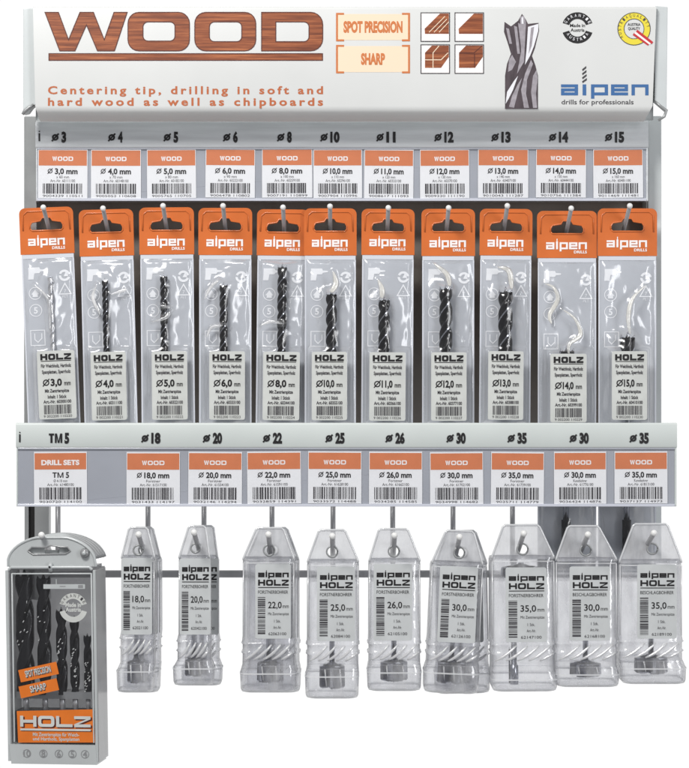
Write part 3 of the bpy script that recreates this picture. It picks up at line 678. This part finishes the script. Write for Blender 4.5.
    if ridges:
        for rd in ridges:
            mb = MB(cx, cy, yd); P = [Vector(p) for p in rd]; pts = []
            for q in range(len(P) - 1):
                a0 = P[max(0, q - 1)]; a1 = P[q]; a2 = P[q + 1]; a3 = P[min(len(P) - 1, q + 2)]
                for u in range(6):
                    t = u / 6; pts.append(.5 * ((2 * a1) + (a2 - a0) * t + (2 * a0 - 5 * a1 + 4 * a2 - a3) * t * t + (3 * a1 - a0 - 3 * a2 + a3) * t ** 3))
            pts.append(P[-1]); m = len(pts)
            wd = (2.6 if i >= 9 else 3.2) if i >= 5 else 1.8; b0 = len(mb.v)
            mb.tube([(p.x, p.y, -min(2 * R + 3.4, 5 + 2 * R * max(0, 1 - abs(p.x - bitx) / 14))) for p in pts], [.15 + wd * math.sin(math.pi * (k + .2) / m) ** .8 * (.6 + .5 * k / m) for k in range(m)], 'fold' if i >= 5 else 'glint_white', 8)
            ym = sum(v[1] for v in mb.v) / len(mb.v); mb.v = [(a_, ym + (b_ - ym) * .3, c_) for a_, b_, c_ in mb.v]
            mb.build('film_crease_glint', root)  # flat ribbon laid along the crease as a painted highlight
    mb = MB(cx, cy, yd); holz_sticker(mb, lx0, ly0, lx1, ly0 + 68, -2 * R - 3.2, size, i); mb.build('sticker', root)
    return root
DESC = ['thin silver bit, at the rack edge', 'thin black-and-silver bit', 'slim bit in creased film', 'bright crease beside slim bit', 'half behind the next pouch',
        'overlapping its neighbour', 'bit under a bright film glint', 'thick bit with creased film above its tip', 'thickest fully seen bit', 'bit hidden, curling white crease glint', 'stubby bit, at the rack edge']
PK = [ # x0,x1,ytop,yorg,ybot,tilt,bitx,by0,R,lx0,lx1,ly0,size,silver,ridges,yd
    (19.5, 73.5, 207.5, 254, 432, -2.2, 48.5, 278, 2.6, 33, 70.5, 351, '3,0', 1, [[(33, 285), (46, 300), (47, 330)]], 45),
    (79, 133.5, 209.5, 256, 432, -1.4, 104, 281, 3.2, 88.5, 123.5, 352, '4,0', 0, [[(96, 285), (92, 298), (99, 315)], [(110, 295), (126, 290)]], 45),
    (139.2, 194, 207.5, 254.5, 432, -.5, 163.7, 277, 3.8, 151.5, 186.8, 351.5, '5,0', 0, [[(152, 322), (166, 318), (170, 312)], [(160, 306), (170, 308)]], 45),
    (198.4, 252.2, 208, 255, 432, 0, 224, 286, 4.2, 210, 245.5, 351.5, '6,0', 0, [[(205, 300), (211, 288), (219, 281)], [(207, 338), (212, 328), (224, 326)]], 45),
    (257, 309, 209.5, 255.5, 432, .6, 283, 268, 4.8, 265, 301.5, 352, '8,0', 0, [[(262, 326), (272, 322), (284, 324)]], 48),
    (304, 356.6, 208.5, 255.5, 432, 0, 331.5, 295, 5.6, 312, 347, 352, '10,0', 0, [[(333, 272), (336, 284), (331, 293)]], 43),
    (361.5, 414.6, 209, 255, 432, .3, 384.5, 301, 5.8, 370, 406, 352.5, '11,0', 0, [[(378, 280), (382, 290), (382, 299)]], 45),
    (421.4, 475, 209, 256, 432, 0, 445.5, 290, 6.6, 430.5, 465.6, 352.5, '12,0', 0, [[(433, 264), (446, 275), (449, 287)]], 45),
    (479.7, 532.4, 209, 255.5, 432, .4, 505.5, 293, 7.2, 488, 523, 351.5, '13,0', 0, [[(497, 268), (508, 272), (511, 290)]], 45),
    (537, 597, 211, 258, 572, 0, 566, 351.5, 7.5, 548.5, 584.5, 354, '14,0', 0, [[(544, 284), (553, 288), (557, 300), (549, 315), (551, 324)], [(561, 310), (574, 320), (579, 335), (568, 344), (567, 354)]], 46),
    (597.6, 657, 208.5, 256, 572, 0, 626.5, 338, 7.5, 609.5, 644.5, 351.5, '15,0', 0, [[(644, 286), (630, 300), (626, 318), (628, 335)]], 44)]
for i, a in enumerate(PK): package(i, *a)

# ================================================================== CUTTER TUBES (lower row)
def forstner(mb, cx, ytop, yhead, ybot, R, dd, spin):
    mb.tube([(cx, ytop, dd), (cx, yhead, dd)], 2.8, 'steelbit', 14)
    mb.tube([(cx, yhead, dd), (cx, yhead + 3, dd)], [2.8, R * .55], 'cutter', 14)
    n = 30; vs = []; fs = []
    for k, (py, rr) in enumerate(((yhead + 3, .72), (yhead + 4, .98), (ybot - 3, 1.0), (ybot - 1.5, .92), (ybot - 1.5, .3))):
        for j in range(n):
            a = 2 * math.pi * j / n + spin; g = rr * R * (1 if (j % 15) > 2 else .45) * (1 - .07 * (j % 2 if k in (2, 3) else 0)); vs.append(mb.pt(cx + g * math.cos(a), py, dd + g * math.sin(a)))
    for k in range(4):
        for j in range(n): fs.append((k * n + j, k * n + (j + 1) % n, (k + 1) * n + (j + 1) % n, (k + 1) * n + j))
    mb.add(vs, [f for q, f in enumerate(fs) if q % 9 not in (2, 3)], 'cutter', False); mb.add(vs, [f for q, f in enumerate(fs) if q % 9 in (2, 3)], 'steelbit', False)  # scattered bright steel faces imitate glints on the head
    for q in (-.55, .1, .6): mb.tube([(cx + R * q, yhead + 6, dd - R * .82), (cx + R * (q + .12), ybot - 4, dd - R * .82)], [.9, .5], 'tip', 6)  # white slivers painted as glints on the cutter head
    mb.tube([(cx, ybot - 1.5, dd), (cx, ybot + 1.5, dd)], [1.6, .1], 'steelbit', 8)

def tube_pack(tx, ty, top0, top1, ytop, ysh, s0, s1, yth, ycap, ybot, c0, c1, lab, size, kind, yd, tilt, label, seed, headR, spin, shift=0, group='drill tubes on the lower hooks', bitx=None, shank_up=False):
    cx, cy = tx, ty + 16
    k = (D + yd * MM) / D
    root = empty('drill_tube', loc_at(cx + shift, cy, yd), label, 'drill tube', group, roty=tilt)
    mb = MB(cx, cy, yd); tw = (s1 - s0); dep = min(46, tw * .72)
    d0, d1 = -4, dep - 4
    outl = [(top0 + 3, ytop), (top1 - 3, ytop), (top1, ytop + 2.5), (s1 - .5, ysh - 2), (s1, ysh + 1), (s0, ysh + 1), (s0 + .5, ysh - 2), (top0, ytop + 2.5)]
    hole = circle(tx + (top0 + top1 - 2 * tx) * .25, ty + 15.5, min(5.4, tw * .14), 18)
    mb.prism([outl, hole[::-1]], -1.2, 1.8, 'tab'); tab = mb.build('hang_tab', root, .5)
    mb = MB(cx, cy, yd)
    mb.tube([(a, b, -1.4) for a, b in ((s0 + .8, ysh), (s0 + 1.2, ysh - 2), (top0 + .8, ytop + 2.8), (top0 + 3.2, ytop + .8), (top1 - 3.2, ytop + .8), (top1 - .8, ytop + 2.8), (s1 - 1.2, ysh - 2), (s1 - .8, ysh))], 1.0, 'rim', 8)
    mb.tube([(a, b, -1.3) for a, b in hole + hole[:1]], .9, 'post', 8)  # dark ring imitates the shade round the hook hole
    mb.build('rim', tab)
    mb = MB(cx, cy, yd)
    r = min(8.5, dep * .28)
    mb.loft([(ysh - 3, s0 + 2.5, s1 - 2.5, -1.5, 6, 1.6), (ysh, s0 + .6, s1 - .6, d0 + 1.5, d1 - 5, r * .7), (ysh + 3, s0, s1, d0, d1, r), (yth - 6, s0 - .2, s1 + .2, d0, d1, r), (yth, s0 + (c0 - s0) * .3, s1 + (c1 - s1) * .3, d0 - .4, d1 + .4, r)], 'tube', True, False)
    mb.loft([(ysh + 2.4, s0 + .2, s1 - .2, d0 - .5, d1, r), (ysh + 3.6, s0 + .2, s1 - .2, d0 - .5, d1, r)], 'rim', False, False)
    for xe in (s0 + 1.1, s1 - 1.1): mb.tube([(xe, ysh + 3, d0 + .4), (xe, yth - 5, d0 + .4)], .55, 'rim', 6)  # white strips painted as highlights along the sleeve edges
    mb.build('sleeve', root)
    # threaded neck with slanting ribs, then the flared cap
    mb = MB(cx, cy, yd); e0, e1 = s0 + (c0 - s0) * .3, s1 + (c1 - s1) * .3
    mb.loft([(yth, e0 + .3, e1 - .3, d0 - .4, d1 + .4, r), (yth + 1, e0 - .8, e1 + .8, d0 - 1.2, d1 + 1.2, r), (yth + 2.4, e0 + .6, e1 - .6, d0, d1, r), (yth + 9, e0 + .6, e1 - .6, d0, d1, r), (yth + 10.4, e0 - .8, e1 + .8, d0 - 1.2, d1 + 1.2, r), (yth + 12, e0 + .6, e1 - .6, d0, d1, r), (ycap - 3, e0 + .4, e1 - .4, d0, d1, r)], 'tube', False, False)
    for q in range(5):
        xa = e0 + 3 + q * (e1 - e0 - 6) / 5.2
        pts = []
        for u in range(6):
            t = u / 5; pts.append((xa + t * tw * .34, yth + 17 - t * 15 + 2 * math.sin(t * 3.1), d0 - .6 - .5 * math.sin(t * 3.14)))
        pts = [p for p in pts if p[0] < e1 - 2]
        if len(pts) > 2: mb.tube(pts, [.4 + 1.15 * math.sin(math.pi * (m + .5) / len(pts)) for m in range(len(pts))], 'rib', 7)
    mb.build('threaded_neck', root)
    mb = MB(cx, cy, yd)
    mb.loft([(ycap - 4, e0 + .2, e1 - .2, d0 - .5, d1 + .5, r), (ycap, (e0 + c0) / 2, (e1 + c1) / 2, d0 - 1.2, d1 + 1.2, r), (ycap + 4, c0, c1, d0 - 2.4, d1 + 2.4, r), (ybot - 4, c0 + .5, c1 - .5, d0 - 2.4, d1 + 2.4, r), (ybot - 1, c0 + 1.6, c1 - 1.6, d0 - 1.4, d1 + 1.4, r), (ybot, c0 + 4, c1 - 4, d0 + 1, d1 - 1, r)], 'tube', False, True)
    mb.loft([(ycap + 3.2, c0 - .3, c1 + .3, d0 - 2.8, d1 + 2.8, r), (ycap + 4.8, c0 - .3, c1 + .3, d0 - 2.8, d1 + 2.8, r)], 'rim', False, False)
    mb.loft([(ybot - 2.6, c0 + .8, c1 - .8, d0 - 2.1, d1 + 2.1, r), (ybot - .8, c0 + 1.9, c1 - 1.9, d0 - 1.2, d1 + 1.2, r)], 'rim', False, False)
    mb.build('cap', root)
    mb = MB(cx, cy, yd); mid = (d0 + d1) / 2; bx = bitx if bitx else (c0 + c1) / 2
    if shank_up:      # this one stands head up: wide blued head under the shoulder, bright shank down in the cap
        forstner(mb, (s0 + s1) / 2, ysh + 6, ysh + 7, ysh + 22, 20.5, mid, spin)
        mb.tube([(bx, ysh + 20, mid), (bx, ybot - 24, mid), (bx, ybot - 23, mid), (bx, ybot - 4, mid)], [3.2, 3.2, 4.8, 4.8], 'steelbit', 6)
        mb.tube([(bx - 4.6, ybot - 40, mid - 1), (bx - 4.6, ybot - 5, mid - 1)], .9, 'cutter', 6)
    else: forstner(mb, bx, ysh + 24, ycap - 8, ybot - 7, headR, mid, spin)
    mb.build('cutter_bit', root)
    # label
    lx0, lx1, ly0, ly1 = lab; mb = MB(cx, cy, yd); w = lx1 - lx0; dy = d0 - .6; kk = dy - .25; lc = (lx0 + lx1) / 2
    mb.prism([rrect(lx0, ly0, lx1, ly1, 2.2, 3)], dy, dy + .35, 'sticker_silver')
    wide(mb, 'alpen', lx0 + w * .08, ly0 + 8.6, lx1 - w * .06, ly0 + 13.2, kk, 'black', t=.31, gap=.12)
    wide(mb, 'HOLZ', lx0 + w * .08, ly0 + 15.6, lx1 - w * .06, ly0 + 21.6, kk, 'black', t=.27, gap=.12)
    mb.rect(lx0 + w * .08, ly0 + 23, lx1 - w * .06, ly0 + 23.8, kk, 'black')
    mb.text(kind, lc, ly0 + 29.6, 3.2, kk, 'black', w=w * .84)
    barcode(mb, lx0 + w * .07, ly0 + 33, lx0 + w * .28, ly1 - 4, kk, 'soft', seed, vertical=True, fine=.9)
    mb.text(size, lx0 + w * .36, ly0 + 44, 6.2, kk, 'black', w=w * .38, bold=.012, align='l'); mb.text('mm', lx0 + w * .77, ly0 + 44, 4.0, kk, 'black', w=w * .17, align='l')
    mb.text('Mit Zentrierspitze', lx0 + w * .36, ly0 + 51, 2.8, kk, 'soft', w=w * .58, align='l')
    mb.text('1 Stk.', lx0 + w * .62, ly0 + 58.4, 2.8, kk, 'soft', w=w * .18); mb.text('Art.-Nr.', lx0 + w * .62, ly0 + 64.6, 2.8, kk, 'soft', w=w * .22); mb.text('%d100' % (62000 + seed * 3), lx0 + w * .62, ly0 + 71, 2.8, kk, 'soft', w=w * .5)
    mb.build('sticker', root)
    return root
G = 'drill tubes on the lower hooks'
TB = [ # hook idx, top0,top1,ytop,ysh,s0,s1,yth,ycap,ybot,c0,c1,label rect,size,kind,tilt,label,headR,spin,second
    (1, 128, 148.5, 526.5, 558, 121, 155.5, 637, 667, 692, 116.5, 154, (121.8, 152.5, 557.5, 634), '18,0', 'FORSTNERBOHRER', 0, 'slim clear drill tube marked 18,0, beside the drill set case', 9, .3, 1),
    (2, 187.5, 206.5, 525, 558, 178.5, 210.5, 640, 664, 685, 173, 214, (180, 211, 558, 634), '20,0', 'FORSTNERBOHRER', 0, 'clear drill tube marked 20,0 with another tube close behind it', 9.5, 1.0, 1),
    (3, 255, 284.5, 527, 559.5, 242.5, 295, 642, 669, 692, 240, 296.5, (255.5, 291, 563.5, 638), '22,0', 'FORSTNERBOHRER', 0, 'clear drill tube marked 22,0 hanging between the 20,0 and 25,0 tubes', 12, 2.0, 1),
    (4, 317.5, 346.5, 529, 562, 307, 359, 643, 672, 698, 305, 359, (317, 355, 566, 640.5), '25,0', 'FORSTNERBOHRER', 0, 'clear drill tube marked 25,0, its cap hanging lowest of the row', 13, .8, 0),
    (5, 377.5, 409, 528, 561, 368.5, 420.5, 642, 668, 690.5, 367, 421.5, (373.5, 412, 563.5, 640), '26,0', 'FORSTNERBOHRER', 0, 'upright clear drill tube marked 26,0 above a dark cutter', 14, 2.5, 0),
    (6, 443.5, 474, 530, 564, 431.5, 484, 644, 669, 693, 429, 484.5, (440.5, 478.5, 566, 642), '30,0', 'FORSTNERBOHRER', 2.4, 'crookedly hanging clear drill tube marked 30,0, tilted to one side', 15, 1.4, 1),
    (7, 502, 540.5, 524, 558, 490.8, 554.5, 643, 675, 691, 491, 557, (505, 546, 567, 641.5), '35,0', 'FORSTNERBOHRER', -.3, 'wide clear drill tube marked 35,0 FORSTNERBOHRER with a bright shank in its cap', 5, 1.4, 0),
    (8, 566.5, 600, 525, 560, 555, 617, 642, 670, 686.5, 556, 619.5, (569, 609.5, 566, 640), '30,0', 'BESCHLAGBOHRER', 0, 'wide clear drill tube marked 30,0 BESCHLAGBOHRER, between two 35,0 tubes', 16, .2, 0),
    (9, 632, 668.5, 523, 562, 618.5, 682, 640, 664, 683.5, 621.5, 686.5, (636.5, 676, 564, 638), '35,0', 'BESCHLAGBOHRER', 0, 'wide clear drill tube marked 35,0 BESCHLAGBOHRER, last in the row at the rack end', 17, .9, 0)]
for (h, t0, t1, yt, ys, s0, s1, yth, yc, yb, c0, c1, lab, size, kind, tilt, label, hr, spin, sec) in TB:
    tx, ty, rx = LOW[h]
    tube_pack(tx, ty, t0, t1, yt, ys, s0, s1, yth, yc, yb, c0, c1, lab, size, kind, 4, tilt, label, h * 7, hr, spin, bitx=(515 if h == 7 else None), shank_up=(h == 7))
    if sec:
        dx = {1: 5.5, 2: 8, 3: 4, 6: 3}[h]
        tube_pack(tx, ty, t0, t1, yt, ys, s0, s1, yth, yc, yb, c0, c1, lab, size, kind, 42, 0 if h != 6 else -1.2,
                  {1: 'second slim clear tube tucked behind the 18,0 tube', 2: 'second clear tube peeking out from behind the 20,0 tube', 3: 'second clear tube hidden behind the 22,0 tube', 6: 'second clear tube hanging straight behind the tilted 30,0 tube'}[h],
                  h * 7 + 1, hr, spin + 1, shift=dx)

# ================================================================== DRILL SET CASE
YC = -26
case = empty('drill_set_case', loc_at(52, 552, YC), 'tall smoky plastic case of five black drill bits with orange HOLZ label', 'drill set', rotz=-9, roty=-.9)
cs = lambda: MB(52, 552, YC)
X0, X1, YT, YB = 4.5, 97, 565, 763
mb = cs()
mb.box(X0 + .5, YT + 4, X1 - .5, YB - 3, 31.0, 34, 'smoky')
mb.build('shell', case)
mb = cs()
for (xa, xb) in ((X0 - .2, X0 + 3.0), (X1 - 2.2, X1 + .8)): mb.box(xa, YT + 5, xb, YB - 2, -1.5, 32, 'smoky'); mb.box(xa - .4, YT + 5, xb - .6, YB - 2, -2.6, -1.4, 'case_light')
mb.box(X0 + 3.2, YT + 1, X1 - 3, YT + 4.5, -1.5, 32, 'case')
for xx in (X0 + 6.0, X1 - 4.2): mb.tube([(xx, YT + 8, -1.6), (xx, YB - 21, -1.6)], .9, 'case_light', 8)
mb.tube([(X0 + 6, YT + 8.5, -1.6), (X1 - 4.2, YT + 8.5, -1.6)], .9, 'case_light', 8)
mb.tube([(X0 + 3, YT + 4.5, -3), (X0 + 6, YT + 2, -3), (X1 - 6, YT + 2, -3), (X1 - 3, YT + 4.5, -3)], 1.6, 'case_light', 8)
mb.build('frame', case, .9)
mb = cs(); mb.prism([rrect(X0 + 1.5, YT + 5, X1 - 2, YB - 18, 2)], -1.2, -.6, 'cover'); mb.build('front_window', case)
# hanger dome
mb = cs()
dome = [(X0 + 1.5, YT + 1.5)] + [(51 + 45.5 * math.cos(math.radians(a)), 563 + 27 * math.sin(math.radians(a))) for a in range(188, 352, 8)] + [(X1 + 0, YT + 1.5)]
def flat(p): return (p[0], max(p[1], 538.5 - .8))
dome = [flat(p) for p in dome]
slot = [(27, 551), (31, 547), (46, 547.5), (50, 545.5), (56, 546), (61, 547), (68, 547), (71, 551), (66, 554), (32, 554.5)]
mb.prism([dome, slot[::-1]], .5, 4, 'case_light')
mb.tube([(a, b, .2) for a, b in slot + slot[:1]], .8, 'case', 8)
mb.tube([(a, b, .6) for a, b in dome], 1.3, 'case_light', 8)
hg = mb.build('hanger', case, .4)
mb = cs(); mb.box(24, 544, 43, 557, 5, 6.5, 'case_light'); mb.box(58, 544, 74, 557, 5, 6.5, 'case_light'); mb.box(24, 550.5, 74, 560, 6.8, 8, 'case_light'); mb.build('inner_wall', hg)
mb = cs()
for q in range(9):
    d = 5 + q * 3.2; off = q * .35
    pts = [(51 + (44 + (q % 2)) * math.cos(math.radians(a)) + off, max(538 + (q % 2) * .7 - q * .35, 563 + 26.5 * math.sin(math.radians(a))), d) for a in range(184, 358, 8)]
    mb.tube(pts, 1.9, 'case_light' if q % 2 == 0 else 'case', 8)
mb.build('ridge', hg)
mb = cs(); mb.tube([(51, 563, -1.2), (51, 566, -3.4), (51, 571, -2)], [2, 2.4, 2], 'case_light', 10); mb.tube([(51, 566.5, -5.6), (51, 566.5, -5.8)], [1.2, .6], 'case_dark', 8)
mb.build('clasp', case); mb = cs(); mb.tube([(86, 553, 0), (86, 553, -3.5)], [5, 4], 'case', 16); mb.tube([(86, 553, -3.6), (86, 553, -4.6)], [2.2, 2], 'case_light', 12); mb.build('button', case)
# inner dark rack, bits
mb = cs(); mb.box(X0 + 5, 693, X1 - 6, 700, 8, 26, 'case'); mb.box(X0 + 5, 712, X1 - 6, YB - 20, 6, 28, 'case_dark'); mb.build('bit_holder', case)
for (bx, y0, R) in ((22.5, 577, 9.2), (42.5, 580, 7.2), (60.5, 613, 5.6), (74, 621, 4.8), (87.3, 638, 3.9)):
    mb = cs(); twist(mb, bx - 4, y0, 696, R, 13, 'blackbit', 'blackbit', pitch=R * 12, tip=True, core=.42)
    r = random.Random(int(bx))
    for q in range(4 if R > 5 else 7):      # white slivers painted on as glints along the flute edges
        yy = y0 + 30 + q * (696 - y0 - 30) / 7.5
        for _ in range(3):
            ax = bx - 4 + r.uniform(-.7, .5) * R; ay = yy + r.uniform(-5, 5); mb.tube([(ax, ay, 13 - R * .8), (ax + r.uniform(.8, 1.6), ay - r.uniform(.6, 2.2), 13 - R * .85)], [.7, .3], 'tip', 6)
    b = mb.build('drill_bit', case)
    mb = cs(); mb.tube([(bx - 4, 696, 13), (bx - 4, 714, 13)], min(R * .6, 3), 'palebit', 12); mb.build('shank', b)
# prints on the window
mb = cs(); K = -1.5
mb.rect(43, 584, 86, 588.6, K, 'case_light'); mb.rect(60, 585.8, 66, 586.6, K - .15, 'case'); mb.rect(79, 584.8, 84, 587.8, K - .15, 'case'); mb.rect(56, 579, 56.8, 583.9, K, 'case_light')
for a0, a1 in ((196, 344), (16, 164)): mb.poly(arcband(73.5, 607.5, 9, 14.6, a0, a1, 20), K, 'sticker')
for i in range(8):
    a = math.radians(210 + i * 17); mb.text('GARANTIE'[i], 73.5 + 11.8 * math.cos(a), 607.5 + 11.8 * math.sin(a) + 1.2, 3.2, K - .15, 'soft', w=2.2, rot=a + math.pi / 2)
mb.text('Made in', 73.5, 606.5, 4, K, 'sticker', w=16, bold=.03); mb.text('Austria', 73.5, 611.2, 4, K, 'sticker', w=16, bold=.03)
mb.build('stamp_print', case)
def rotpoly(mb, x0, y0, x1, y1, a, k, mat, txt=None):
    cx, cy = (x0 + x1) / 2, (y0 + y1) / 2; ca, sa = math.cos(a), math.sin(a)
    pts = [(cx + (x - cx) * ca + (y - cy) * sa, cy - (x - cx) * sa + (y - cy) * ca) for x, y in ((x0, y0), (x1, y0), (x1, y1), (x0, y1))]
    mb.prism([pts], k, k + .3, mat)
    if txt: mb.text(txt[0], cx + .6, cy + 3.0, 6.2, k - .15, 'soft', w=txt[1], bold=.05, rot=-a); mb.text(txt[0], cx, cy + 2.4, 6.2, k - .35, 'sticker', w=txt[1], bold=.02, rot=-a)
for (a, b, c, d, t) in ((16.5, 665.5, 57, 678, ('SPOT PRECISION', 27)), (16.5, 682, 57, 694, ('SHARP', 17))):
    mb = cs(); rotpoly(mb, a, b, c, d, math.radians(12.5), -2.0, 'orange_tag', t); mb.build('orange_tag', case)
mb = cs(); mb.prism([[(13.5, 711), (93, 708.5), (94, 741.5), (14.5, 742.5)]], -2.0, -1.5, 'orange_tag')
wide(mb, 'HOLZ', 18.4, 716.6, 91.4, 727.6, -2.2, 'wood_dark', t=.27, gap=.10); wide(mb, 'HOLZ', 17, 715.4, 90, 726.4, -2.5, 'sticker', t=.27, gap=.10)
mb.rect(18, 728.9, 91, 730.9, -2.2, 'wood_dark'); mb.rect(17, 728.2, 90, 730.2, -2.5, 'sticker')
mb.text('Mit Zentrierspitze für Weich-', 54, 735.6, 3.3, -2.3, 'sticker', w=48, bold=.02); mb.text('und Hartholz, Spanplatten', 54, 740, 3.3, -2.3, 'sticker', w=48, bold=.02)
mb.build('holz_label', case)
mb = cs(); mb.prism([[(X0 + 1, 744), (X1 - 2, 744), (X1 - 1, 763.5), (X0 + 3, 763.5)]], -3.2, 30, 'case_light')
for x, t in ((24, '10'), (41, '8'), (57, '6'), (71, '5'), (84, '4')):
    mb.shape([circle(x, 753, 4.2, 18), circle(x, 753, 3.5, 18)[::-1]], -3.45, 'case'); mb.text(t, x, 756, 6, -3.5, 'case', bold=.02)
mb.build('base_tray', case, 1.0)
